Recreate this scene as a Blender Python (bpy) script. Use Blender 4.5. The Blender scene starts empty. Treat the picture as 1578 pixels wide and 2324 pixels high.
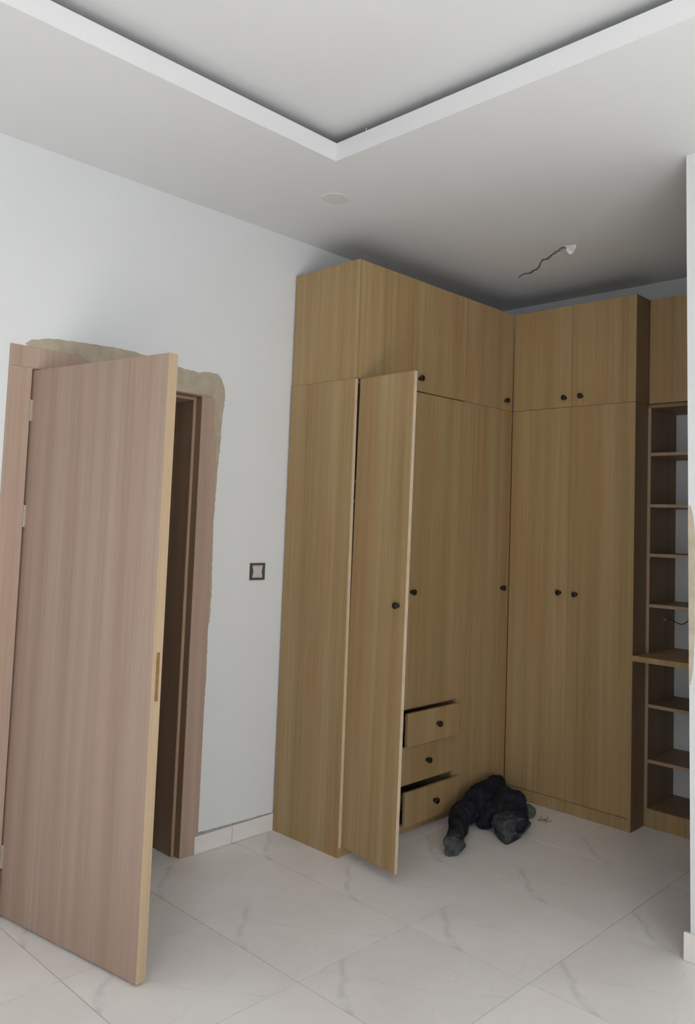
import bpy, bmesh, math, random
from mathutils import Vector, Matrix

random.seed(7)
S = bpy.context.scene
COL = S.collection

# ------------------------------------------------------------------ camera
FW = Vector((0.73729719, 0.67191941, 0.07012247))
RT = Vector((0.67154002, -0.74026035, 0.03238227))
UP = Vector((-0.07366716, -0.02321469, 0.99701265))
EYE = Vector((0, 0, 1.6))
cd = bpy.data.cameras.new('camera')
cam = bpy.data.objects.new('camera', cd)
COL.objects.link(cam)
m = Matrix((RT, UP, -FW)).transposed().to_4x4()
m.translation = EYE
cam.matrix_world = m
cd.sensor_fit = 'HORIZONTAL'
cd.sensor_width = 36
cd.lens = 1850.15 * 36 / 1578
cd.shift_x = -(922.06 - 789) / 1578
cd.shift_y = (1060.82 - 1162) / 1578
cd.clip_start = 0.05
S.camera = cam

# ------------------------------------------------------------------ light
S.view_settings.view_transform = 'Standard'
S.view_settings.look = 'None'
S.view_settings.gamma = 1
S.view_settings.use_curve_mapping = False
S.view_settings.exposure = -0.04

w = bpy.data.worlds.new('world')
S.world = w
w.use_nodes = True
w.node_tree.nodes['Background'].inputs[0].default_value = (0.80, 0.88, 1.0, 1)
w.node_tree.nodes['Background'].inputs[1].default_value = 1.0


def daylight(name, loc, rot, sx, sy, power, col):
    d = bpy.data.lights.new(name, 'AREA')
    d.shape = 'RECTANGLE'
    d.size, d.size_y, d.energy, d.color = sx, sy, power, col
    o = bpy.data.objects.new(name, d)
    o.location, o.rotation_euler = loc, rot
    COL.objects.link(o)


RX0, RY0 = -2.0, -1.9          # rear and opposite walls of the room, behind the camera
daylight('daylight_main', (0.10, RY0 - 0.02, 1.20), (math.radians(68), 0, 0), 2.2, 2.0, 62, (1.0, 0.99, 0.98))
daylight('daylight_rear', (RX0 - 0.02, -0.75, 1.65), (0, math.radians(-62), 0), 1.5, 1.4, 26, (0.97, 0.985, 1.0))
sd = bpy.data.lights.new('sun', 'SUN')
sd.energy, sd.angle, sd.color = 21.0, math.radians(1.0), (1.0, 0.97, 0.93)
so = bpy.data.objects.new('sun', sd)
so.rotation_euler = Vector((-0.08, 1.30, -1.0)).to_track_quat('-Z', 'Y').to_euler()
COL.objects.link(so)

# ------------------------------------------------------------------ dimensions
H = 3.130
YW = 3.405
X1, YF, ZT, ZS = 2.790, 2.902, 2.928, 2.321
X2, YE = 4.150, 2.080
X3, XB = 4.304, 4.640
XC, YC = 3.113, 1.335
TX, TY, LIP = 2.257, 2.517, 0.078
DXL, DXR, DZ = 1.418, 2.240, 2.190
TS, GX, GY = 0.5742, 1.3975, 2.8026


# ------------------------------------------------------------------ materials
class NT:
    def __init__(s, name):
        s.m = bpy.data.materials.new(name)
        s.m.use_nodes = True
        s.t = s.m.node_tree
        s.b = s.t.nodes['Principled BSDF']

    def n(s, kind, **kw):
        x = s.t.nodes.new(kind)
        for k, v in kw.items():
            if k.startswith('i_'):
                key = k[2:]
                key = int(key) if key.isdigit() else key.replace('_', ' ')
                x.inputs[key].default_value = v
            else:
                setattr(x, k, v)
        return x

    def l(s, a, b):
        s.t.links.new(a, b)

    def math(s, op, a, b=None, clamp=False):
        x = s.n('ShaderNodeMath', operation=op)
        x.use_clamp = clamp
        for i, v in enumerate((a, b)):
            if v is None:
                continue
            if isinstance(v, (int, float)):
                x.inputs[i].default_value = v
            else:
                s.l(v, x.inputs[i])
        return x.outputs[0]

    def ramp(s, fac, stops):
        r = s.n('ShaderNodeValToRGB')
        e = r.color_ramp.elements
        while len(e) > 1:
            e.remove(e[-1])
        e[0].position, e[0].color = stops[0][0], (*stops[0][1], 1)
        for p, c in stops[1:]:
            q = e.new(p)
            q.color = (*c, 1)
        s.l(fac, r.inputs[0])
        return r.outputs[0]

    def mix(s, fac, a, b, mode='MIX'):
        x = s.n('ShaderNodeMix', data_type='RGBA', blend_type=mode)
        for i, v in ((0, fac), (6, a), (7, b)):
            if isinstance(v, (int, float)):
                x.inputs[i].default_value = v
            elif isinstance(v, tuple):
                x.inputs[i].default_value = (*v, 1)
            else:
                s.l(v, x.inputs[i])
        return x.outputs[2]

    def bump(s, h, strength, dist=0.002):
        x = s.n('ShaderNodeBump')
        x.inputs['Strength'].default_value = strength
        x.inputs['Distance'].default_value = dist
        s.l(h, x.inputs['Height'])
        s.l(x.outputs[0], s.b.inputs['Normal'])


def plain(name, col, rough=0.6, metal=0.0, var=0.04, scale=30, spec=0.4):
    t = NT(name)
    c = t.n('ShaderNodeTexCoord')
    nz = t.n('ShaderNodeTexNoise', i_Scale=scale, i_Detail=3.0)
    t.l(c.outputs['Object'], nz.inputs['Vector'])
    lo = tuple(v * (1 - var) for v in col)
    hi = tuple(min(1, v * (1 + var)) for v in col)
    t.l(t.ramp(nz.outputs[0], [(0.3, lo), (0.7, hi)]), t.b.inputs['Base Color'])
    t.b.inputs['Roughness'].default_value = rough
    t.b.inputs['Metallic'].default_value = metal
    t.b.inputs['Specular IOR Level'].default_value = spec
    return t.m


def paint(name, col, mottled=0.03):
    """matt emulsion on plaster: slightly uneven with a fine roller texture"""
    t = NT(name)
    c = t.n('ShaderNodeTexCoord')
    a = t.n('ShaderNodeTexNoise', i_Scale=1.3, i_Detail=4.0)
    b = t.n('ShaderNodeTexNoise', i_Scale=160.0, i_Detail=3.0)
    t.l(c.outputs['Object'], a.inputs['Vector'])
    t.l(c.outputs['Object'], b.inputs['Vector'])
    k = t.ramp(a.outputs[0], [(0.3, tuple(v * (1 - mottled) for v in col)), (0.7, col)])
    t.l(k, t.b.inputs['Base Color'])
    t.b.inputs['Roughness'].default_value = 0.75
    t.b.inputs['Specular IOR Level'].default_value = 0.25
    t.bump(b.outputs[0], 0.15, 0.001)
    return t.m


def wood(name, dark, mid, light, warm, rough=0.5, streak=0.10):
    """straight-grained oak laminate, grain running up the object's Z axis"""
    t = NT(name)
    c = t.n('ShaderNodeTexCoord')
    oi = t.n('ShaderNodeObjectInfo')
    off = t.n('ShaderNodeVectorMath', operation='ADD')
    rnd = t.math('MULTIPLY', oi.outputs['Random'], 37.0)
    t.l(c.outputs['Object'], off.inputs[0])
    t.l(rnd, off.inputs[1])

    def noise(sx, sz, det, rg=0.5):
        mp = t.n('ShaderNodeMapping')
        mp.inputs['Scale'].default_value = (sx, sx, sz)
        t.l(off.outputs[0], mp.inputs['Vector'])
        q = t.n('ShaderNodeTexNoise', i_Scale=1.0, i_Detail=det, i_Roughness=rg)
        t.l(mp.outputs[0], q.inputs['Vector'])
        return q.outputs[0]
    band = noise(13, 0.30, 1.5)
    streaks = noise(75, 0.8, 4.0, 0.65)
    fine = noise(330, 7.0, 3.0, 0.6)
    red = noise(7, 0.9, 2.0)
    base = t.ramp(band, [(0.30, dark), (0.48, mid), (0.70, light)])
    base = t.mix(t.math('MULTIPLY', t.math('SUBTRACT', red, 0.5, True), 2.6, True), base, warm)
    g = t.ramp(streaks, [(0.28, (1 - 2 * streak,) * 3), (0.5, (1, 1, 1)), (0.75, (1 + streak * 0.5,) * 3)])
    base = t.mix(1.0, base, g, 'MULTIPLY')
    g2 = t.ramp(fine, [(0.32, (1 - streak,) * 3), (0.55, (1, 1, 1))])
    base = t.mix(1.0, base, g2, 'MULTIPLY')
    t.l(base, t.b.inputs['Base Color'])
    t.b.inputs['Roughness'].default_value = rough
    t.b.inputs['Specular IOR Level'].default_value = 0.35
    t.bump(fine, 0.12, 0.0006)
    return t.m


def tile_mat():
    t = NT('porcelain_tile')
    c = t.n('ShaderNodeTexCoord')
    oi = t.n('ShaderNodeObjectInfo')
    sep = t.n('ShaderNodeSeparateXYZ')
    t.l(c.outputs['Object'], sep.inputs[0])
    wob = t.n('ShaderNodeTexNoise', i_Scale=6.0, i_Detail=5.0, i_Roughness=0.6)
    t.l(c.outputs['Object'], wob.inputs['Vector'])
    wid = t.n('ShaderNodeTexNoise', i_Scale=9.0, i_Detail=2.0)
    t.l(c.outputs['Object'], wid.inputs['Vector'])

    def vein(a, b, k, width, amp):
        d = t.math('ADD', t.math('MULTIPLY', sep.outputs[0], a), t.math('MULTIPLY', sep.outputs[1], b))
        d = t.math('ADD', d, k)
        d = t.math('ADD', d, t.math('MULTIPLY', t.math('SUBTRACT', wob.outputs[0], 0.5), 0.16))
        d = t.math('DIVIDE', t.math('ABSOLUTE', d), width)
        v = t.math('SUBTRACT', 1.0, d, True)
        v = t.math('MULTIPLY', v, t.math('MULTIPLY', t.math('SUBTRACT', wid.outputs[0], 0.32, True), 4.0, True))
        return t.math('MULTIPLY', v, amp)
    v = t.math('ADD', vein(0.776, -0.632, 0.249, 0.024, 0.34), vein(0.85, 0.5, 0.02, 0.008, 0.12))
    v = t.math('ADD', v, vein(-0.35, 0.93, 0.12, 0.006, 0.13), True)
    cloud = t.n('ShaderNodeTexNoise', i_Scale=3.0, i_Detail=4.0)
    t.l(c.outputs['Object'], cloud.inputs['Vector'])
    base = t.ramp(cloud.outputs[0], [(0.3, (0.86, 0.82, 0.795)), (0.7, (0.91, 0.88, 0.86))])
    base = t.mix(v, base, (0.42, 0.43, 0.46))
    # site dust and trodden dirt, in room coordinates
    geo = t.n('ShaderNodeNewGeometry')
    dn = t.n('ShaderNodeTexNoise', i_Scale=1.7, i_Detail=6.0, i_Roughness=0.65)
    t.l(geo.outputs['Position'], dn.inputs['Vector'])
    base = t.mix(t.math('MULTIPLY', t.math('SUBTRACT', dn.outputs[0], 0.48, True), 0.9, True), base, (0.62, 0.565, 0.49))
    sp = t.n('ShaderNodeTexNoise', i_Scale=75.0, i_Detail=2.0)
    t.l(geo.outputs['Position'], sp.inputs['Vector'])
    base = t.mix(t.math('MULTIPLY', t.math('SUBTRACT', sp.outputs[0], 0.70, True), 6.0, True), base, (0.30, 0.28, 0.26))
    tone = t.math('ADD', t.math('MULTIPLY', oi.outputs['Random'], 0.05), 0.97)
    hsv = t.n('ShaderNodeHueSaturation')
    t.l(tone, hsv.inputs['Value'])
    t.l(base, hsv.inputs['Color'])
    t.l(hsv.outputs[0], t.b.inputs['Base Color'])
    r = t.math('ADD', t.math('MULTIPLY', dn.outputs[0], 0.3), 0.22)
    t.l(r, t.b.inputs['Roughness'])
    t.b.inputs['Specular IOR Level'].default_value = 0.4
    return t.m


M = {}
M['wall'] = paint('white_wall_paint', (0.725, 0.75, 0.755))
M['ceiling'] = paint('ceiling_paint', (0.75, 0.765, 0.77), 0.02)
M['oak'] = wood('oak_laminate', (0.345, 0.237, 0.109), (0.387, 0.268, 0.126), (0.43, 0.315, 0.163), (0.40, 0.222, 0.103))
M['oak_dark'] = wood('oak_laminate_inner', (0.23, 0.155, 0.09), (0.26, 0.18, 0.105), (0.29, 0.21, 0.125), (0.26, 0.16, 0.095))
M['edge'] = plain('edge_banding', (0.56, 0.45, 0.32), 0.5, var=0.08, scale=14)
M['door'] = wood('door_veneer', (0.345, 0.242, 0.18), (0.375, 0.272, 0.21), (0.41, 0.306, 0.242), (0.375, 0.252, 0.192), streak=0.07)
M['frame'] = wood('frame_veneer', (0.385, 0.272, 0.205), (0.425, 0.31, 0.245), (0.455, 0.35, 0.28), (0.435, 0.30, 0.24), streak=0.06)
M['lip'] = wood('door_lipping', (0.44, 0.32, 0.195), (0.48, 0.36, 0.23), (0.52, 0.405, 0.265), (0.485, 0.35, 0.225), streak=0.05)
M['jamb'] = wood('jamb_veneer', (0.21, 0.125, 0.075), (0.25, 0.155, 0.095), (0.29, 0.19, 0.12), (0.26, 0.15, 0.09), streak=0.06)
M['stop'] = wood('stop_veneer', (0.34, 0.23, 0.15), (0.38, 0.27, 0.18), (0.42, 0.31, 0.21), (0.38, 0.25, 0.17), streak=0.05)
M['bronze'] = plain('dark_bronze', (0.035, 0.026, 0.02), 0.38, 0.6, 0.3, 80, 0.5)
M['steel'] = plain('hinge_steel', (0.42, 0.36, 0.30), 0.5, 0.4, 0.1, 60)
M['brass'] = plain('latch_brass', (0.33, 0.20, 0.09), 0.45, 0.5, 0.2, 60)
M['runner'] = plain('drawer_runner_black', (0.02, 0.02, 0.02), 0.5, 0.2)
M['tile'] = tile_mat()
M['grout'] = plain('grout', (0.33, 0.305, 0.28), 0.9, var=0.12, scale=40)
M['skirt'] = plain('skirting_tile', (0.76, 0.735, 0.715), 0.35, var=0.05, scale=5)
M['filler'] = plain('beige_filler', (0.43, 0.375, 0.285), 0.8, var=0.10, scale=22)
M['stain'] = plain('tan_primer', (0.50, 0.44, 0.335), 0.7, var=0.12, scale=20)
M['dust'] = plain('cement_dust', (0.36, 0.34, 0.32), 0.9, var=0.2, scale=60)
M['switch_frame'] = plain('switch_frame_grey', (0.075, 0.07, 0.062), 0.4, var=0.1)
M['switch_plate'] = plain('switch_plate', (0.58, 0.55, 0.52), 0.35, var=0.06, scale=60)
M['wire'] = plain('dark_wire', (0.035, 0.025, 0.025), 0.5)
M['wire_red'] = plain('red_wire', (0.16, 0.035, 0.03), 0.5)
M['copper'] = plain('bare_strands', (0.50, 0.48, 0.44), 0.4, 0.3)
M['plaster'] = plain('torn_paper', (0.86, 0.88, 0.86), 0.8)
M['patch'] = plain('ceiling_patch', (0.66, 0.68, 0.675), 0.8)
M['glass'] = plain('window_frame_white', (0.75, 0.75, 0.75), 0.4)
M['cloth'] = None
t = NT('navy_work_cloth')
c = t.n('ShaderNodeTexCoord')
a = t.n('ShaderNodeTexNoise', i_Scale=9.0, i_Detail=5.0, i_Roughness=0.65)
b = t.n('ShaderNodeTexNoise', i_Scale=260.0, i_Detail=2.0)
t.l(c.outputs['Object'], a.inputs['Vector'])
t.l(c.outputs['Object'], b.inputs['Vector'])
t.l(t.ramp(a.outputs[0], [(0.35, (0.010, 0.010, 0.015)), (0.55, (0.022, 0.023, 0.032)), (0.75, (0.06, 0.062, 0.07))]), t.b.inputs['Base Color'])
t.b.inputs['Roughness'].default_value = 0.9
t.b.inputs['Specular IOR Level'].default_value = 0.15
t.bump(b.outputs[0], 0.3, 0.001)
M['cloth'] = t.m
M['cuff'] = plain('dusty_grey_cloth', (0.062, 0.066, 0.068), 0.95, var=0.55, scale=28, spec=0.1)
M['rag'] = plain('green_grey_rag', (0.09, 0.11, 0.085), 0.9, var=0.4, scale=40, spec=0.1)
M['sand'] = plain('sandy_crumbs', (0.30, 0.27, 0.20), 0.95, var=0.4, scale=90, spec=0.1)


# ------------------------------------------------------------------ helpers
def link(name, me, mat, parent=None, loc=(0, 0, 0), rotz=0.0):
    o = bpy.data.objects.new(name, me)
    if mat is not None and not me.materials:
        me.materials.append(mat)
    o.location = loc
    o.rotation_euler = (0, 0, rotz)
    if parent is not None:
        o.parent = parent
    COL.objects.link(o)
    return o


def bm_obj(name, bm, mat, parent=None, loc=(0, 0, 0), rotz=0.0, smooth=False):
    bmesh.ops.recalc_face_normals(bm, faces=bm.faces)
    me = bpy.data.meshes.new(name)
    bm.to_mesh(me)
    bm.free()
    if smooth:
        for p in me.polygons:
            p.use_smooth = True
    return link(name, me, mat, parent, loc, rotz)


def add_box(bm, x0, x1, y0, y1, z0, z1, bevel=0.0):
    r = bmesh.ops.create_cube(bm, size=1)
    for v in r['verts']:
        v.co = Vector(((x0 + x1) / 2 + v.co.x * (x1 - x0), (y0 + y1) / 2 + v.co.y * (y1 - y0), (z0 + z1) / 2 + v.co.z * (z1 - z0)))
    if bevel:
        es = {e for v in r['verts'] for e in v.link_edges}
        bmesh.ops.bevel(bm, geom=list(es), offset=bevel, segments=1, affect='EDGES')


def box(name, mat, parent, x0, x1, y0, y1, z0, z1, bevel=0.0008, origin=None):
    """box in world metres (or the parent's own frame); its origin is its centre"""
    cx, cy, cz = (x0 + x1) / 2, (y0 + y1) / 2, (z0 + z1) / 2
    bm = bmesh.new()
    add_box(bm, x0 - cx, x1 - cx, y0 - cy, y1 - cy, z0 - cz, z1 - cz, bevel)
    loc = Vector((cx, cy, cz))
    if parent is not None and origin is None:
        loc -= Vector(parent.get('_base', (0, 0, 0)))
    return bm_obj(name, bm, mat, parent, loc)


def thing(name, label, cat, base=(0, 0, 0), rotz=0.0, group=None, kind=None):
    o = bpy.data.objects.new(name, None)
    o.empty_display_size = 0.1
    o.location = base
    o.rotation_euler = (0, 0, rotz)
    o['_base'] = base
    COL.objects.link(o)
    tag(o, label, cat, group, kind)
    return o


def tag(o, label=None, cat=None, group=None, kind=None):
    for k, v in (('label', label), ('category', cat), ('group', group), ('kind', kind)):
        if v:
            o[k] = v
    return o


def lathe(prof, seg=20):
    """profile of (radius, height) along +Z"""
    bm = bmesh.new()
    rings = []
    for r, h in prof:
        rings.append([bm.verts.new((r * math.cos(2 * math.pi * i / seg), r * math.sin(2 * math.pi * i / seg), h)) for i in range(seg)])
    for a, b in zip(rings, rings[1:]):
        for i in range(seg):
            bm.faces.new((a[i], a[(i + 1) % seg], b[(i + 1) % seg], b[i]))
    bm.faces.new(rings[0])
    bm.faces.new(rings[-1])
    return bm


def tube(name, pts, r, mat, parent=None, seg=8):
    bm = bmesh.new()
    pts = [Vector(p) for p in pts]
    rings = []
    for i, p in enumerate(pts):
        d = (pts[min(i + 1, len(pts) - 1)] - pts[max(i - 1, 0)]).normalized()
        u = d.cross(Vector((0.13, 0.2, 0.97))).normalized()
        v = d.cross(u)
        rings.append([bm.verts.new(p + r * (u * math.cos(2 * math.pi * k / seg) + v * math.sin(2 * math.pi * k / seg))) for k in range(seg)])
    for a, b in zip(rings, rings[1:]):
        for k in range(seg):
            bm.faces.new((a[k], a[(k + 1) % seg], b[(k + 1) % seg], b[k]))
    bm.faces.new(rings[0])
    bm.faces.new(rings[-1])
    return bm_obj(name, bm, mat, parent, smooth=True)


def spline(pts, n=6):
    pts = [Vector(p) for p in pts]
    q = [pts[0]] + pts + [pts[-1]]
    out = []
    for i in range(1, len(q) - 2):
        a, b, c, d = q[i - 1:i + 3]
        for k in range(n):
            t = k / n
            out.append(0.5 * ((2 * b) + (c - a) * t + (2 * a - 5 * b + 4 * c - d) * t * t + (3 * b - a - 3 * c + d) * t ** 3))
    out.append(pts[-1])
    return out


def plate(poly, thick, jitter=0.0, step=0.02):
    """flat irregular plate in the XZ plane, back at y=0, front at y=-thick"""
    out = []
    n = len(poly)
    for i in range(n):
        a, b = Vector(poly[i]), Vector(poly[(i + 1) % n])
        k = max(1, int((b - a).length / step)) if jitter else 1
        for j in range(k):
            p = a.lerp(b, j / k)
            out.append((p.x + random.uniform(-jitter, jitter), p.y + random.uniform(-jitter, jitter)))
    bm = bmesh.new()
    f = bm.faces.new([bm.verts.new((x, 0, z)) for x, z in out])
    r = bmesh.ops.extrude_face_region(bm, geom=[f])
    for v in r['geom']:
        if isinstance(v, bmesh.types.BMVert):
            v.co.y -= thick
    bmesh.ops.triangulate(bm, faces=[q for q in bm.faces if len(q.verts) > 4])
    return bm


knob_me = None


def knob(parent, loc, facing, label=None):
    """dark round cabinet knob, axis along facing ('-x' or '-y') in the parent's frame"""
    global knob_me
    if knob_me is None:
        bm = lathe([(0.010, 0), (0.010, 0.002), (0.006, 0.004), (0.006, 0.012), (0.013, 0.016), (0.0155, 0.020), (0.0155, 0.027), (0.013, 0.030), (0.006, 0.031)], 24)
        bmesh.ops.recalc_face_normals(bm, faces=bm.faces)
        knob_me = bpy.data.meshes.new('knob')
        bm.to_mesh(knob_me)
        bm.free()
        for p in knob_me.polygons:
            p.use_smooth = True
        knob_me.materials.append(M['bronze'])
    o = bpy.data.objects.new('knob', knob_me)
    o.location = loc
    o.rotation_euler = (math.radians(90), 0, 0) if facing == '-y' else (0, math.radians(-90), 0)
    o.parent = parent
    COL.objects.link(o)
    return o


def door_x(parent, x0, x1, z0, z1, y, kx=None, kz=None, name='door', th=0.018):
    """cabinet door lying in the XZ plane, front face at y"""
    d = box(name, M['oak'], parent, x0, x1, y, y + th, z0, z1)
    if kx is not None:
        cx, cz = (x0 + x1) / 2, (z0 + z1) / 2
        knob(d, (kx - cx, -th / 2, kz - cz), '-y')
    return d


def door_y(parent, y0, y1, z0, z1, x, ky=None, kz=None, name='door', th=0.018):
    d = box(name, M['oak'], parent, x, x + th, y0, y1, z0, z1)
    if ky is not None:
        knob(d, (-th / 2, ky - (y0 + y1) / 2, kz - (z0 + z1) / 2), '-x')
    return d


# ------------------------------------------------------------------ setting: floor
floor = box('floor', M['grout'], None, RX0 - 0.2, XB + 0.2, RY0 - 0.2, 5.2, -0.12, -0.0025, 0)
tag(floor, kind='structure')
floor['_base'] = tuple(floor.location)
full = None
g = 0.0014
XLO, XHI, YLO, YHI = RX0, XB, RY0, YW + 0.25
j0, j1 = int(math.floor((XLO - GX) / TS)), int(math.ceil((XHI - GX) / TS))
i0, i1 = int(math.floor((YLO - GY) / TS)), int(math.ceil((YHI - GY) / TS))
for j in range(j0, j1):
    for i in range(i0, i1):
        cx, cy = GX + (j + 0.5) * TS, GY + (i + 0.5) * TS
        x0, x1 = max(cx - TS / 2 + g, XLO), min(cx + TS / 2 - g, XHI)
        y0, y1 = max(cy - TS / 2 + g, YLO), min(cy + TS / 2 - g, YHI)
        if x1 - x0 < 0.02 or y1 - y0 < 0.02:
            continue
        isfull = (x1 - x0) > TS - 2.5 * g and (y1 - y0) > TS - 2.5 * g
        if isfull and full is not None:
            me = full
        else:
            bm = bmesh.new()
            add_box(bm, x0 - cx, x1 - cx, y0 - cy, y1 - cy, -0.006, 0, 0)
            me = bpy.data.meshes.new('tile')
            bmesh.ops.recalc_face_normals(bm, faces=bm.faces)
            bm.to_mesh(me)
            bm.free()
            if isfull:
                full = me
        loc = Vector((cx, cy, random.uniform(-0.0003, 0.0))) - floor.location
        link('tile', me, M['tile'], floor, loc)

# ------------------------------------------------------------------ setting: walls
def struct(name, boxes, mat, parent=None):
    bm = bmesh.new()
    for b in boxes:
        add_box(bm, *b)
    o = bm_obj(name, bm, mat, parent)
    if parent is None:
        o['kind'] = 'structure'
    return o


HT = 3.6
JW = 0.028       # jamb thickness
wl = struct('wall_left', [(RX0 - 0.2, DXL - JW, YW, YW + 0.25, 0, HT),
                          (DXR + JW, XB + 0.2, YW, YW + 0.25, 0, HT),
                          (DXL - JW, DXR + JW, YW, YW + 0.25, DZ + JW, HT)], M['wall'])
wb = struct('wall_back', [(XB, XB + 0.2, RY0 - 0.2, YW, 0, HT)], M['wall'])
# short wall on the right: its free end is a little out of plumb
bm = bmesh.new()
add_box(bm, XC, XC + 0.16, RY0, YC, 0, H)
for v in bm.verts:
    if v.co.y > 1:
        v.co.y = 1.309 + 0.044 * v.co.z / H
wr = bm_obj('wall_right', bm, M['wall'])
wr['kind'] = 'structure'
# the walls behind the camera, each with its window
WX0, WX1, WZ0, WZ1 = -1.05, 1.25, 0.08, 2.35
struct('wall_front', [(RX0 - 0.2, WX0, RY0 - 0.2, RY0, 0, HT), (WX1, XB, RY0 - 0.2, RY0, 0, HT),
                      (WX0, WX1, RY0 - 0.2, RY0, 0, WZ0), (WX0, WX1, RY0 - 0.2, RY0, WZ1, HT)], M['wall'])
VY0, VY1 = -1.50, 0.0
struct('wall_rear', [(RX0 - 0.2, RX0, RY0, VY0, 0, HT), (RX0 - 0.2, RX0, VY1, YW, 0, HT),
                     (RX0 - 0.2, RX0, VY0, VY1, 0, 0.80), (RX0 - 0.2, RX0, VY0, VY1, WZ1, HT)], M['wall'])
struct('window_1', [(WX0, WX1, RY0 - 0.12, RY0 - 0.07, WZ0, WZ0 + 0.05), (WX0, WX1, RY0 - 0.12, RY0 - 0.07, WZ1 - 0.05, WZ1),
                    (WX0, WX0 + 0.05, RY0 - 0.12, RY0 - 0.07, WZ0, WZ1), (WX1 - 0.05, WX1, RY0 - 0.12, RY0 - 0.07, WZ0, WZ1),
                    (0.075, 0.125, RY0 - 0.12, RY0 - 0.07, WZ0, WZ1)], M['glass'])
struct('window_2', [(RX0 - 0.12, RX0 - 0.07, VY0, VY1, 0.80, 0.85), (RX0 - 0.12, RX0 - 0.07, VY0, VY1, WZ1 - 0.05, WZ1),
                    (RX0 - 0.12, RX0 - 0.07, VY0, VY0 + 0.05, 0.80, WZ1), (RX0 - 0.12, RX0 - 0.07, VY1 - 0.05, VY1, 0.80, WZ1)], M['glass'])
# unlit passage beyond the open door
struct('wall_passage', [(RX0 - 0.2, XB + 0.2, 5.0, 5.2, 0, HT), (0.2, 0.4, YW + 0.25, 5.0, 0, HT), (3.4, 3.6, YW + 0.25, 5.0, 0, HT)], M['wall'])

# ------------------------------------------------------------------ setting: ceiling with its recessed tray
TX0, TY0 = -0.75, -0.55
UZ = H + 0.135
CV = 0.17
ce = struct('ceiling', [
    (RX0 - 0.2, TX0, RY0 - 0.2, 5.2, H, H + 0.012), (TX, XB + 0.2, RY0 - 0.2, 5.2, H, H + 0.012),
    (TX0, TX, RY0 - 0.2, TY0, H, H + 0.012), (TX0, TX, TY, 5.2, H, H + 0.012),
    # sides of the cove and the upper board
    (TX + CV, TX + CV + 0.02, TY0 - CV, TY + CV, H + 0.013, UZ), (TX0 - CV - 0.02, TX0 - CV, TY0 - CV, TY + CV, H + 0.013, UZ),
    (TX0 - CV, TX + CV, TY + CV, TY + CV + 0.02, H + 0.013, UZ), (TX0 - CV, TX + CV, TY0 - CV - 0.02, TY0 - CV, H + 0.013, UZ),
    (TX0 - CV - 0.02, TX + CV + 0.02, TY0 - CV - 0.02, TY + CV + 0.02, UZ, UZ + 0.02)], M['ceiling'])
HB = H - 0.0004
struct('trim_1', [(TX0, TX + 0.014, TY - 0.0004, TY + 0.014, HB, H + LIP), (TX - 0.0004, TX + 0.014, TY0, TY, HB, H + LIP),
                  (TX0, TX, TY0 - 0.014, TY0 + 0.0004, HB, H + LIP), (TX0 - 0.014, TX0 + 0.0004, TY0, TY, HB, H + LIP)], M['ceiling'])
struct('ceiling_slab', [(RX0 - 0.2, XB + 0.2, RY0 - 0.2, 5.2, HT, HT + 0.1)], M['ceiling'])

# ------------------------------------------------------------------ skirting
def skirting(name, pieces, pos_y=True):
    e = thing(name, None, None, kind='structure')
    for b in pieces:
        box('skirting_tile', M['skirt'], e, *b, bevel=0.001)
    return e


SK = 0.084
sk = skirting('baseboard_left', [(2.317, 2.531, YW - 0.011, YW, 0.001, SK), (2.534, X1 - 0.002, YW - 0.011, YW, 0.001, SK),
                                 (0.72, 1.318, YW - 0.011, YW, 0.001, SK), (0.115, 0.717, YW - 0.011, YW, 0.001, SK),
                                 (-0.49, 0.112, YW - 0.011, YW, 0.001, SK), (-1.09, -0.493, YW - 0.011, YW, 0.001, SK)])
# dusty mortar bead along the top of the skirting
bm = plate([(2.317, SK), (2.45, SK), (2.6, SK), (X1 - 0.003, SK), (X1 - 0.003, SK + 0.004), (2.6, SK + 0.006), (2.45, SK + 0.009), (2.317, SK + 0.014)], 0.003, 0.0012, 0.02)
bm_obj('mortar_bead', bm, M['dust'], sk, (0, YW, 0))
skr = skirting('baseboard_right', [(XC - 0.013, XC, YC - 0.62, YC - 0.003, 0.001, 0.103), (XC - 0.013, XC, YC - 1.22, YC - 0.623, 0.001, 0.103),
                                   (XC - 0.013, XC, YC - 1.82, YC - 1.223, 0.001, 0.103)])

# ------------------------------------------------------------------ beige filler smeared round the door frame
top = [(1.40, 2.283), (1.385, 2.296), (1.406, 2.312), (1.47, 2.330), (1.553, 2.339), (1.69, 2.345), (1.80, 2.348), (1.86, 2.347), (1.95, 2.335), (2.089, 2.318),
       (2.15, 2.310), (2.212, 2.307), (2.27, 2.316), (2.326, 2.316), (2.350, 2.295), (2.366, 2.258), (2.374, 2.22), (2.370, 2.165), (2.362, 2.10), (2.360, 1.987), (2.352, 1.85), (2.347, 1.767),
       (2.341, 1.55), (2.345, 1.40), (2.350, 1.227), (2.346, 1.10), (2.336, 1.05), (2.343, 0.90), (2.338, 0.698), (2.330, 0.62), (2.337, 0.45), (2.324, 0.36), (2.326, 0.25), (2.312, 0.185), (2.318, 0.10), (2.30, 0.09),
       (2.30, 1.0), (2.30, 2.0), (2.30, 2.283)]
fl = bm_obj('filler_smear', plate(top, 0.0018, 0.0022, 0.013), M['filler'], wl, (0, YW, 0))
bm = plate([(1.70, 2.245), (1.85, 2.225), (2.0, 2.205), (2.10, 2.201), (2.26, 2.206), (2.31, 2.19), (2.318, 2.05), (2.332, 1.90), (2.337, 2.0), (2.337, 2.29), (2.0, 2.29), (1.6, 2.288)], 0.0062, 0.003, 0.015)
bm_obj('filler_smear', bm, M['filler'], wl, (0, YW, 0))
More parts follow.
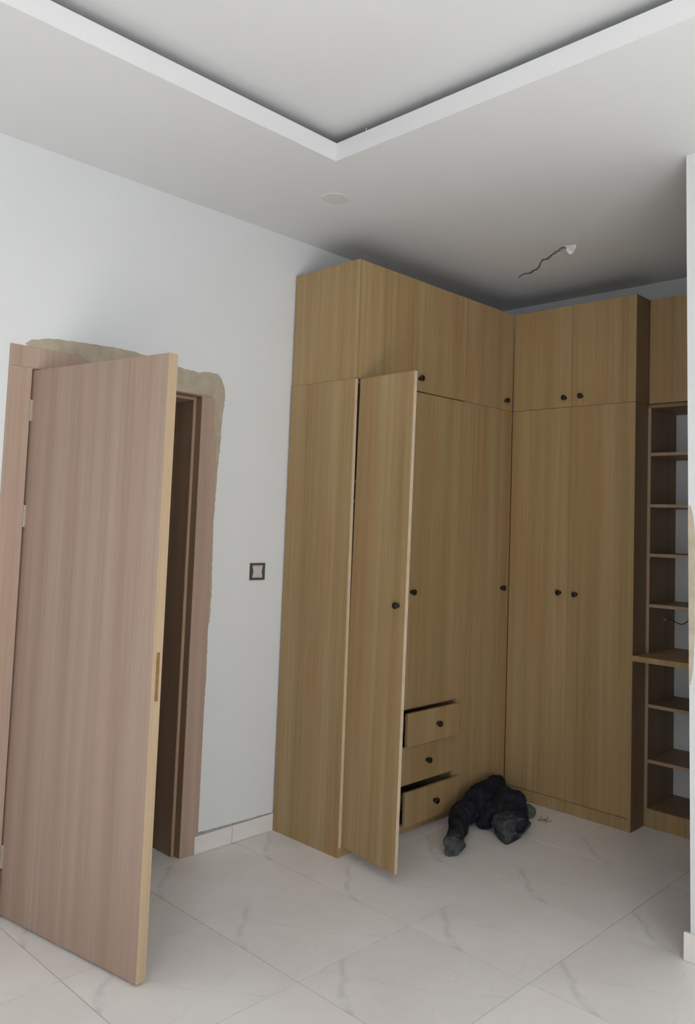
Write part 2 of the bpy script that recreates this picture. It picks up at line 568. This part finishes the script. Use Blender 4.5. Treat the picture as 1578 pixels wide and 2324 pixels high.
# tan primer left bare along the end of the short wall
bm = bmesh.new()
prof = [(1.02, 0.006), (1.08, 0.016), (1.18, 0.022), (1.3, 0.028), (1.45, 0.026), (1.55, 0.03), (1.66, 0.022), (1.71, 0.010)]
va = []
for z, wdt in prof:
    ye = 1.309 + 0.044 * z / H
    va.append([bm.verts.new((XC - 0.0012, ye + 0.0004, z)), bm.verts.new((XC - 0.0012, ye - wdt, z)), bm.verts.new((XC + 0.0005, ye + 0.0004, z)), bm.verts.new((XC + 0.0005, ye - wdt, z))])
for a, b in zip(va, va[1:]):
    for p, q in ((0, 1), (1, 3), (3, 2), (2, 0)):
        bm.faces.new((a[p], a[q], b[q], b[p]))
bm.faces.new([va[0][k] for k in (0, 1, 3, 2)])
bm.faces.new([va[-1][k] for k in (0, 1, 3, 2)])
bm_obj('primer_smear', bm, M['stain'], wr)

# ------------------------------------------------------------------ the open room door and its frame
dr = thing('door_1', 'pinkish oak room door standing open into the room, frame smeared with filler', None, (DXL, YW, 0), kind='structure')
AT = 0.005
box('architrave', M['frame'], dr, 1.324, DXL + 0.0, YW - AT, YW, 0.001, DZ + 0.006)
box('architrave', M['frame'], dr, DXR, 2.337, YW - AT, YW, 0.001, DZ + 0.006)
box('architrave', M['frame'], dr, 1.324, 2.337, YW - AT, YW, DZ + 0.0065, 2.284)
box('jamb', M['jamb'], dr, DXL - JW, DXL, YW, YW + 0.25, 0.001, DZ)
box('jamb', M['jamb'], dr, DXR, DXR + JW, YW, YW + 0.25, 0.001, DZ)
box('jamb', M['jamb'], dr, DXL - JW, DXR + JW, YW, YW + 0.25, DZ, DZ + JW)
ST = 0.014
box('door_stop', M['stop'], dr, DXR - ST, DXR, YW + 0.045, YW + 0.25, 0.001, DZ - ST)
box('door_stop', M['stop'], dr, DXL, DXL + ST, YW + 0.045, YW + 0.25, 0.001, DZ - ST)
box('door_stop', M['stop'], dr, DXL, DXR, YW + 0.045, YW + 0.25, DZ - ST, DZ)
# darker inner faces of the deep jamb lining beyond the stop
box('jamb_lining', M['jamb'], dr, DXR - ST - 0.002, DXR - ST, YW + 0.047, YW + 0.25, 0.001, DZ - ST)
# leaf: origin on the hinge line
LW, LT, LZ0, LZ1 = 0.834, 0.040, 0.010, 2.188
bm = bmesh.new()
add_box(bm, 0, LT, -LW + 0.006, 0.028, LZ0, LZ1, 0.001)
leaf = bm_obj('door_leaf', bm, M['door'], dr, (0.0085, -0.001, 0), 0.1546)
tag(leaf, 'pinkish oak door leaf, edge towards the room')
bm = bmesh.new()
add_box(bm, 0.0008, LT - 0.0008, -LW, -LW + 0.006, LZ0, LZ1, 0.0008)
lip = bm_obj('edge_lipping', bm, M['lip'], leaf)
tag(lip, 'pale wooden lipping on the free edge of the door')
bm = bmesh.new()
add_box(bm, 0.012, 0.027, -LW - 0.0008, -LW + 0.002, 0.955, 1.125, 0.0004)
lp = bm_obj('latch_mortise', bm, M['brass'], leaf)
tag(lp, 'brown unfitted latch slot in the door edge')
for z in (2.02, 1.585, 0.235):
    bm = lathe([(0.0036, -0.045), (0.0036, 0.045)], 12)
    o = bm_obj('hinge', bm, M['steel'], dr, (0.003, -0.0065, z), smooth=False)
    bm = bmesh.new()
    add_box(bm, 0.002, 0.0065, -0.003, 0.022, -0.045, 0.045)
    bm_obj('hinge_plate', bm, M['steel'], o)

# ------------------------------------------------------------------ wardrobe along the left wall
P = 0.018
PLZ = 0.050
wd = thing('wardrobe', 'tall light oak wardrobe against the left wall, narrow door open and drawers ajar', 'wardrobe', (X1, YF, 0))
YB = YW - 0.012
XA, XBC = 3.214, 3.668
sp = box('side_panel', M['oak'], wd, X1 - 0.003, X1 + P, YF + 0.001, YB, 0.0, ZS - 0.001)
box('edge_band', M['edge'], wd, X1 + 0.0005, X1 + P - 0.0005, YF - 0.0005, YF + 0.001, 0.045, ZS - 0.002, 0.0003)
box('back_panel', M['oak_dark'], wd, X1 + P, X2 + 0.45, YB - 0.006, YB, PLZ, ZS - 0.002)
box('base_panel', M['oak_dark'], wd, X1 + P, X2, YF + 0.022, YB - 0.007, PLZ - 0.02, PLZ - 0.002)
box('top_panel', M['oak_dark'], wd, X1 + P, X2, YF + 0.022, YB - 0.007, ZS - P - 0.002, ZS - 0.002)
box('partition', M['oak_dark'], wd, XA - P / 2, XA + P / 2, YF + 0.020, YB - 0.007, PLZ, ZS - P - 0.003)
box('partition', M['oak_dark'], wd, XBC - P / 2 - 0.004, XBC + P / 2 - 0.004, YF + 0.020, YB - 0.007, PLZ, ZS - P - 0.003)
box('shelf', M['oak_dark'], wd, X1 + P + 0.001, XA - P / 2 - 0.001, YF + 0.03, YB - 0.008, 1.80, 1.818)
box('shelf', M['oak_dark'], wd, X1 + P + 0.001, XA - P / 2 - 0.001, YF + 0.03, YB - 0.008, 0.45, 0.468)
rail = tube('hanging_rail', [(0.02, 0.25, 1.72), (0.41, 0.25, 1.72)], 0.0125, M['steel'], wd, 14)
box('plinth', M['oak'], wd, X1 + P, X2 - 0.001, YF + 0.004, YF + 0.020, 0.0, PLZ - 0.002)
# door of the first bay, swung wide open
DW = 0.397
od = bmesh.new()
add_box(od, 0, DW, 0, P, PLZ, ZS - 0.004, 0.0006)
od = bm_obj('door', od, M['oak'], wd, (0.0195, -0.002, 0), 0)
SAG = math.radians(0.75)
od.matrix_local = (Matrix.Translation((0.0195, -0.002, 0)) @ Matrix.Rotation(-(math.pi / 2 + 0.0964), 4, 'Z')
                   @ Matrix.Translation((0, 0, 1.2)) @ Matrix.Rotation(SAG, 4, 'Y') @ Matrix.Translation((0, 0, -1.2)))
tag(od, 'narrow wardrobe door hanging wide open')
bm = bmesh.new()
add_box(bm, DW, DW + 0.001, 0.0004, P - 0.0004, PLZ, ZS - 0.004)
bm_obj('edge_band', bm, M['edge'], od)
knob(od, (DW - 0.045, 0, 1.235), '-y')
for z in (0.25, 0.95, 1.5, 2.1):
    bm = bmesh.new()
    add_box(bm, 0.003, 0.05, P, P + 0.012, z - 0.012, z + 0.012, 0.001)
    add_box(bm, 0.001, 0.012, P, P + 0.03, z - 0.008, z + 0.008, 0.001)
    bm_obj('hinge', bm, M['steel'], od)
# closed doors
DZ1 = ZS - 0.004
door_x(wd, XA + 0.002, XBC - 0.0015, 0.634, DZ1, YF, XA + 0.043, 1.245)
door_x(wd, XBC + 0.0015, X2 - 0.003, PLZ + 0.002, ZS - 0.001, YF, 4.072, 1.238)
box('front_stile', M['oak'], wd, 3.650, XBC - 0.0015, YF, YF + P, PLZ, 0.632)
box('drawer_rail', M['oak_dark'], wd, 3.225, 3.648, YF + 0.012, YF + 0.03, 0.626, 0.633)
# drawers
for k, (z0, z1, out, kx, kz) in enumerate(((0.452, 0.622, 0.045, 3.452, 0.540), (0.242, 0.440, 0.0, 3.425, 0.345), (0.050, 0.222, 0.045, 3.442, 0.140))):
    y = YF - out
    d = box('drawer', M['oak'], wd, 3.211, 3.648, y, y + P, z0, z1)
    lbl = ('top drawer pulled out a hand width', 'middle drawer pushed in', 'bottom drawer pulled out a hand width')[k]
    tag(d, lbl.replace('a hand width', 'a little'))
    cx, cy, cz = 3.4295, y + P / 2, (z0 + z1) / 2
    knob(d, (kx - cx, -P / 2, kz - cz), '-y')
    bm = bmesh.new()
    bx0, bx1 = 3.245 - cx, 3.628 - cx
    zz0, zz1 = z0 + 0.02 - cz, z1 - 0.028 - cz
    for b in ((bx0, bx0 + 0.012, P / 2, 0.42, zz0, zz1), (bx1 - 0.012, bx1, P / 2, 0.42, zz0, zz1), (bx0, bx1, 0.40, 0.412, zz0, zz1), (bx0, bx1, P / 2, 0.42, zz0, zz0 + 0.006), (bx0, bx1, P / 2, P / 2 + 0.012, zz0, zz1)):
        add_box(bm, *b)
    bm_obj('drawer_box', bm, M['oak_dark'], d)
    for ra, rb in ((bx0 - 0.013, bx0 - 0.001), (bx1 + 0.001, bx1 + 0.008)):
        bm = bmesh.new()
        add_box(bm, ra, rb, P / 2 + 0.002, 0.40, zz0, zz0 + 0.045)
        bm_obj('drawer_runner', bm, M['runner'], d)

# overhead cabinet on top of it
oc = thing('overhead_cabinet', 'oak overhead cabinet above the left-wall wardrobe, beside the bare white wall', 'cabinet', (X1, YF, ZS))
box('side_panel', M['oak'], oc, X1 + 0.0005, X1 + P, YF + 0.019, YB, ZS, ZT)
box('front_edge', M['oak'], oc, X1 + 0.0005, X1 + 0.010, YF, YF + 0.0185, ZS + 0.001, ZT - 0.001, 0.0003)
box('bottom_panel', M['oak_dark'], oc, X1 + P, X2, YF + 0.020, YB, ZS, ZS + P)
box('top_panel', M['oak_dark'], oc, X1 + P, X2, YF + 0.020, YB, ZT - P, ZT)
box('back_panel', M['oak_dark'], oc, X1 + P, X2, YB - 0.006, YB, ZS + P, ZT - P)
UD0, UD1 = ZS + 0.002, ZT - 0.001
door_x(oc, X1 + 0.0135, XA - 0.0008, UD0, UD1, YF, XA - 0.045, ZS + 0.06)
door_x(oc, XA + 0.0008, XBC - 0.001, UD0, UD1, YF, 3.268, 2.392)
door_x(oc, XBC + 0.003, X2 - 0.003, ZS + 0.0008, UD1, YF, 4.066, 2.378)

# ------------------------------------------------------------------ wardrobe along the back wall
XK = XB - 0.004
wk = thing('wardrobe', 'closed two-door oak wardrobe on the back wall, between corner and open shelves', 'wardrobe', (X2, YE, 0))
YK1 = YF - 0.001
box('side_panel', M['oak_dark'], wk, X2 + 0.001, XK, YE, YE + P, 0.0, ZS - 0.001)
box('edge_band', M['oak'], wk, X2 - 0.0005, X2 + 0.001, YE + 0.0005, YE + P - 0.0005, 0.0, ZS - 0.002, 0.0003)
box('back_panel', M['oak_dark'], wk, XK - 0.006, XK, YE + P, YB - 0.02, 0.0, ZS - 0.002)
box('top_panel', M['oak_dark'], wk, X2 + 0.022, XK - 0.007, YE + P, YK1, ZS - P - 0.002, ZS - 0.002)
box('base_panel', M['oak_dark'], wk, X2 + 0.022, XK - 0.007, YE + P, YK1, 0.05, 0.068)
box('plinth', M['oak'], wk, X2 + 0.004, X2 + 0.02, YE + P, YK1, 0.0, 0.066)
YM = 2.487
door_y(wk, YE + 0.006, YM - 0.0008, 0.070, ZS - 0.001, X2 - 0.001, 2.433, 1.234)
door_y(wk, YM + 0.0008, YK1 - 0.001, 0.070, ZS - 0.001, X2 - 0.001, 2.540, 1.236)

ok_ = thing('overhead_cabinet', 'two-door oak overhead cabinet above the closed back-wall wardrobe, in the corner', 'cabinet', (X2, YE, ZS))
box('side_panel', M['oak_dark'], ok_, X2 + 0.001, XK, YE, YE + P, ZS, ZT)
box('bottom_panel', M['oak_dark'], ok_, X2 + 0.02, XK, YE + P, YK1, ZS, ZS + P)
box('top_panel', M['oak_dark'], ok_, X2 + 0.02, XK, YE + P, YK1, ZT - P, ZT)
box('back_panel', M['oak_dark'], ok_, XK - 0.006, XK, YE + P, YK1, ZS + P, ZT - P)
door_y(ok_, YE + 0.001, YM - 0.001, ZS + 0.0008, UD1, X2 - 0.001, 2.418, 2.378)
door_y(ok_, YM + 0.001, YK1 - 0.001, ZS + 0.0008, UD1, X2 - 0.001, 2.527, 2.376)

# ------------------------------------------------------------------ open shelf unit
SY0, SY1 = 0.95, YE - 0.001
su = thing('shelf_unit', 'open oak shelf unit with desk top, half hidden by the white wall on the right', 'shelves', (X3, SY1, 0))
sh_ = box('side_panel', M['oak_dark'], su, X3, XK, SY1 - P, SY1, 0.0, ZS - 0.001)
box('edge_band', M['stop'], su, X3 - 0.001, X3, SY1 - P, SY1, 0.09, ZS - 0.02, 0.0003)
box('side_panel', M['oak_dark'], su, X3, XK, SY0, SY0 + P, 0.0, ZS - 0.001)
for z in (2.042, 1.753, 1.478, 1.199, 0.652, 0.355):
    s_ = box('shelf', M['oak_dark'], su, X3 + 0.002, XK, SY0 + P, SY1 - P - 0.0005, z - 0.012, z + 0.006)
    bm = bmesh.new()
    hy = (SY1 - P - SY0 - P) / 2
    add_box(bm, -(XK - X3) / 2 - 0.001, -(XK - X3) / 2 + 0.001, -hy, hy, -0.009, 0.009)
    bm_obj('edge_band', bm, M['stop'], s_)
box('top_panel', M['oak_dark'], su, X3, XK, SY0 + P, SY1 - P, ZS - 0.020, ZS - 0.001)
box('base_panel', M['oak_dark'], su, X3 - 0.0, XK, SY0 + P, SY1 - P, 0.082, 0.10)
box('plinth', M['oak'], su, X3 - 0.003, X3 + 0.015, SY0, SY1, 0.0, 0.098)
# desk top notched round the side panels: front strip and inner slab as one board
bm = bmesh.new()
dz0, dz1 = 0.905, 0.934
pts = [(X2 - 0.004 - X3, 0), (X3 - 0.002 - X3, 0), (X3 - 0.002 - X3, -P - 0.0005), (XK - X3, -P - 0.0005), (XK - X3, SY0 + P + 0.0005 - SY1), (-0.002, SY0 + P + 0.0005 - SY1), (-0.002, SY0 - SY1), (X2 - 0.004 - X3, SY0 - SY1)]
f = bm.faces.new([bm.verts.new((x, y, dz0)) for x, y in pts])
r = bmesh.ops.extrude_face_region(bm, geom=[f])
for v in r['geom']:
    if isinstance(v, bmesh.types.BMVert):
        v.co.z = dz1
tag(bm_obj('desk_top', bm, M['oak'], su), 'deeper desk top jutting out between the shelves')

os_ = thing('overhead_cabinet', 'oak overhead cabinet set back above the open shelves, half hidden by wall', 'cabinet', (X3, SY1, ZS))
box('side_panel', M['oak_dark'], os_, X3 + P + 0.001, XK, SY1 - P, SY1, ZS, ZT)
box('side_panel', M['oak_dark'], os_, X3 + P + 0.001, XK, SY0, SY0 + P, ZS, ZT)
box('bottom_panel', M['oak_dark'], os_, X3 + P + 0.001, XK, SY0 + P, SY1 - P, ZS, ZS + P)
box('top_panel', M['oak_dark'], os_, X3 + P + 0.001, XK, SY0 + P, SY1 - P, ZT - P, ZT)
ym = (SY0 + SY1) / 2
door_y(os_, ym + 0.001, SY1 - 0.004, UD0 + 0.004, UD1, X3, ym + 0.045, 2.378)
door_y(os_, SY0, ym - 0.001, UD0 + 0.004, UD1, X3, ym - 0.045, 2.378)

# ------------------------------------------------------------------ light switch
sw = thing('light_switch', 'small square light switch with dark frame on the white wall by the wardrobe', 'switch', (2.6195, YW, 1.335))
bm = bmesh.new()
for b in ((-0.046, 0.046, -0.009, 0, 0.032, 0.043), (-0.046, 0.046, -0.009, 0, -0.043, -0.032), (-0.046, -0.034, -0.009, 0, -0.032, 0.032), (0.034, 0.046, -0.009, 0, -0.032, 0.032)):
    add_box(bm, *b)
for s in (-1, 1):   # waisted sides of the frame
    f0 = [(s * 0.034, -0.009, -0.026), (s * 0.034, -0.009, 0.026), (s * 0.0285, -0.009, 0.0)]
    a = [bm.verts.new(p) for p in f0]
    b = [bm.verts.new((p[0], 0, p[2])) for p in f0]
    bm.faces.new(a)
    bm.faces.new(b)
    for k in range(3):
        bm.faces.new((a[k], a[(k + 1) % 3], b[(k + 1) % 3], b[k]))
bm_obj('switch_frame', bm, M['switch_frame'], sw)
bm = bmesh.new()
add_box(bm, -0.034, 0.034, -0.0045, 0, -0.032, 0.032)
pl = bm_obj('switch_plate', bm, M['switch_plate'], sw)
for x in (-0.0145, 0.0145):
    bm = bmesh.new()
    add_box(bm, x - 0.0125, x + 0.0125, -0.0075, -0.004, -0.027, 0.027, 0.001)
    bm_obj('rocker', bm, M['switch_plate'], sw)

# ------------------------------------------------------------------ ceiling bits
def unproject(u, v, z=None, x=None):
    d = FW + RT * ((u - 922.06) / 1850.15) - UP * ((v - 1060.82) / 1850.15)
    k = (z - EYE.z) / d.z if z is not None else (x - EYE.x) / d.x
    return EYE + d * k


cw = thing('ceiling_cable', 'thin dark twisted cable hanging from a torn hole in the ceiling', 'cable', (3.79, 2.30, H))
path = [((1286, 564), 3.127), ((1276, 563), 3.110), ((1262, 573), 3.085), ((1247, 583), 3.055), ((1232, 592), 3.03), ((1222, 606), 3.005), ((1210, 617), 2.985), ((1197, 621), 2.97), ((1188, 622), 2.96), ((1179, 630), 2.95)]
pa = [unproject(u, v, z=z) - Vector((3.79, 2.30, H)) for (u, v), z in path]
sp1 = spline(pa, 6)
tube('wire', [p + Vector((0.003 * math.sin(i * 0.7), 0.003 * math.cos(i * 0.7), 0)) for i, p in enumerate(sp1)], 0.0026, M['wire'], cw, 6)
o = tube('wire', [p + Vector((0.006 * math.sin(i * 0.55 + 2), 0, 0.009 * math.cos(i * 0.55 + 2))) for i, p in enumerate(sp1[6:40])], 0.0018, M['wire_red'], cw, 6)
tag(o, 'reddish strand twisted round the dark one')
bm = bmesh.new()
ctr = unproject(1297, 568, z=H) - Vector((3.79, 2.30, H))
uu = [unproject(u, v, z=H - dz) - Vector((3.79, 2.30, H)) for u, v, dz in ((1283, 557, 0.0), (1300, 556, 0.001), (1309, 555, 0.0), (1307, 563, 0.012), (1303, 571, 0.02), (1299, 572, 0.014), (1295, 577, 0.03), (1288, 571, 0.018), (1284, 563, 0.004))]
a = [bm.verts.new(p) for p in uu]
b = [bm.verts.new(p + Vector((0.002, 0.002, -0.0015))) for p in uu]
bm.faces.new(a)
bm.faces.new(b)
for k in range(len(a)):
    bm.faces.new((a[k], a[(k + 1) % len(a)], b[(k + 1) % len(a)], b[k]))
bmesh.ops.triangulate(bm, faces=[q for q in bm.faces if len(q.verts) > 4])
tag(bm_obj('torn_flap', bm, M['plaster'], cw), 'white torn flap at the ceiling hole')

bm = lathe([(0.062, -0.003), (0.066, -0.001), (0.066, 0.0)], 40)
cp = bm_obj('ceiling_cover', bm, M['patch'], None, (2.530, 2.813, H))
tag(cp, 'faint round blanking cover on the ceiling near the tray corner', 'cover')

q = unproject(833, 300, x=TX)
o = tube('wire_stub', [q + Vector((-0.002, 0, -0.004)), q + Vector((-0.004, 0.001, 0.006)), q + Vector((-0.003, -0.001, 0.018))], 0.0012, M['plaster'], None, 6)
tag(o, 'tiny white wire end poking over the tray edge of the ceiling', 'wire')

# wire ends sticking out of the wall in the shelf niche
px = [((1590, 1398), 4.628), ((1572, 1404), 4.60), ((1560, 1411), 4.57), ((1548, 1417), 4.54), ((1536, 1413), 4.52), ((1525, 1407), 4.50), ((1514, 1407), 4.49)]
pw = [unproject(u, v, x=x) for (u, v), x in px]
ww = thing('socket_wire', 'loose dark wire with bare ends sticking out of the wall between the shelves', 'wire', tuple(pw[0]))
sp2 = [p - pw[0] for p in spline(pw, 5)]
tube('wire', sp2, 0.0026, M['wire'], ww, 6)
for k, dx in enumerate(((0.0, 0.02, 0.012), (0.0, 0.025, -0.004), (0.005, 0.014, -0.014), (-0.005, 0.022, 0.003))):
    e = sp2[-1]
    tube('bare_strand', [e + Vector((0, -0.004, 0)), e + Vector(dx) * 0.6, e + Vector(dx) + Vector((0, 0, 0.003 * k))], 0.0013, M['copper'], ww, 5)

# ------------------------------------------------------------------ clothes dropped on the floor
def blob(name, chains, mat, vox, disp, parent=None, loc=(0, 0, 0), scale=0.05, seed=0):
    bm = bmesh.new()
    for ch in chains:
        for (a, b) in zip(ch, ch[1:]):
            n = 7
            for k in range(n + 1):
                tt = k / n
                c = [a[i] * (1 - tt) + b[i] * tt for i in range(5)]
                x, y, z, rw, rh = c
                mt = Matrix.Translation((x, y, max(z, rh * 0.93))) @ Matrix.Diagonal((rw, rw, rh, 1))
                bmesh.ops.create_icosphere(bm, subdivisions=2, radius=1, matrix=mt)
    o = bm_obj(name, bm, mat, parent, loc, smooth=True)
    r = o.modifiers.new('join', 'REMESH')
    r.mode = 'VOXEL'
    r.voxel_size = vox
    r.use_smooth_shade = True
    tx = bpy.data.textures.new(name, 'CLOUDS')
    tx.noise_scale = scale
    tx.noise_depth = 3
    d = o.modifiers.new('folds', 'DISPLACE')
    d.texture = tx
    d.strength = disp
    d.mid_level = 0.55
    s = o.modifiers.new('soft', 'SMOOTH')
    s.iterations = 2
    return o


TB = (3.75, 2.70, 0)


def L(pts):
    return [(x - TB[0], y - TB[1], z, rw, rh) for x, y, z, rw, rh in pts]


tr = thing('trousers', 'crumpled dark navy work trousers dropped on the floor in the wardrobe corner', 'trousers', TB)
body = blob('trouser_cloth', [
    L([(3.62, 2.76, 0.06, 0.06, 0.075), (3.76, 2.77, 0.07, 0.085, 0.095), (3.90, 2.80, 0.07, 0.075, 0.10), (4.02, 2.84, 0.06, 0.035, 0.085), (4.07, 2.86, 0.06, 0.02, 0.07)]),
    L([(3.62, 2.76, 0.06, 0.06, 0.075), (3.50, 2.73, 0.05, 0.060, 0.075), (3.37, 2.64, 0.05, 0.052, 0.066), (3.27, 2.575, 0.05, 0.045, 0.058)]),
    L([(3.70, 2.68, 0.06, 0.06, 0.065), (3.62, 2.64, 0.04, 0.05, 0.045)]),
    L([(3.86, 2.76, 0.07, 0.08, 0.09), (3.79, 2.64, 0.07, 0.085, 0.10), (3.72, 2.56, 0.05, 0.085, 0.085), (3.66, 2.50, 0.045, 0.08, 0.065)]),
    L([(3.82, 2.66, 0.08, 0.05, 0.08), (3.86, 2.60, 0.09, 0.05, 0.085), (3.85, 2.575, 0.07, 0.045, 0.08)])],
    M['cloth'], 0.008, 0.05, tr, scale=0.075)


def cuff(name, c, axis, rw, rh, ln, skew=0.0):
    """crumpled, nearly shut end of a trouser leg"""
    bm = bmesh.new()
    ax = Vector(axis).normalized()
    sd = Vector((-ax.y, ax.x, 0))
    n = 36
    rings = []
    for j, (s, k) in enumerate(((-ln, 0.86), (-ln * 0.5, 0.99), (-0.006, 1.03), (0.0, 0.99), (-0.004, 0.80), (-0.014, 0.42), (-0.006, 0.12))):
        ring = []
        for i in range(n):
            a = 2 * math.pi * i / n
            wv = 1 + 0.09 * math.sin(3 * a + 1) + 0.06 * math.sin(5 * a + j * 0.5) + 0.04 * math.sin(9 * a)
            p = Vector(c) + ax * (s + 0.010 * math.sin(2 * a) + skew * math.cos(a)) + sd * (math.cos(a) * rw * k * wv) + Vector((0, 0, 1)) * (math.sin(a) * rh * k * wv)
            p.z = max(p.z, 0.001)
            ring.append(bm.verts.new(p - Vector(TB)))
        rings.append(ring)
    for a, b in zip(rings, rings[1:]):
        for i in range(n):
            bm.faces.new((a[i], a[(i + 1) % n], b[(i + 1) % n], b[i]))
    bm.faces.new(rings[-1])
    return tag(bm_obj(name, bm, M['cuff'], tr, smooth=True), 'dusty grey end of a trouser leg')


cuff('cuff', (3.215, 2.535, 0.045), (-0.62, -0.60, 0), 0.050, 0.047, 0.06)
cuff('cuff', (3.605, 2.44, 0.05), (-0.30, -0.75, 0), 0.098, 0.066, 0.13, -0.03)

rag = blob('rag', [[(0, 0, 0.03, 0.028, 0.045), (0.02, -0.03, 0.03, 0.024, 0.035)]], M['rag'], 0.006, 0.02, None, (3.925, 2.60, 0), 0.03)
tag(rag, 'small greenish grey scrap lying right of the navy trousers', 'rag')

bm = bmesh.new()
for k in range(70):
    a = random.uniform(0, 2 * math.pi)
    rr = min(0.07, abs(random.gauss(0, 0.032)))
    s = random.uniform(0.0015, 0.0045)
    bmesh.ops.create_icosphere(bm, subdivisions=1, radius=s, matrix=Matrix.Translation((rr * math.cos(a), rr * math.sin(a) * 0.8, s * 0.6)))
cr = bm_obj('crumbs', bm, M['sand'], None, (3.97, 2.50, 0))
tag(cr, 'sandy crumbs scattered on the floor beside the green scrap', 'debris', kind='stuff')
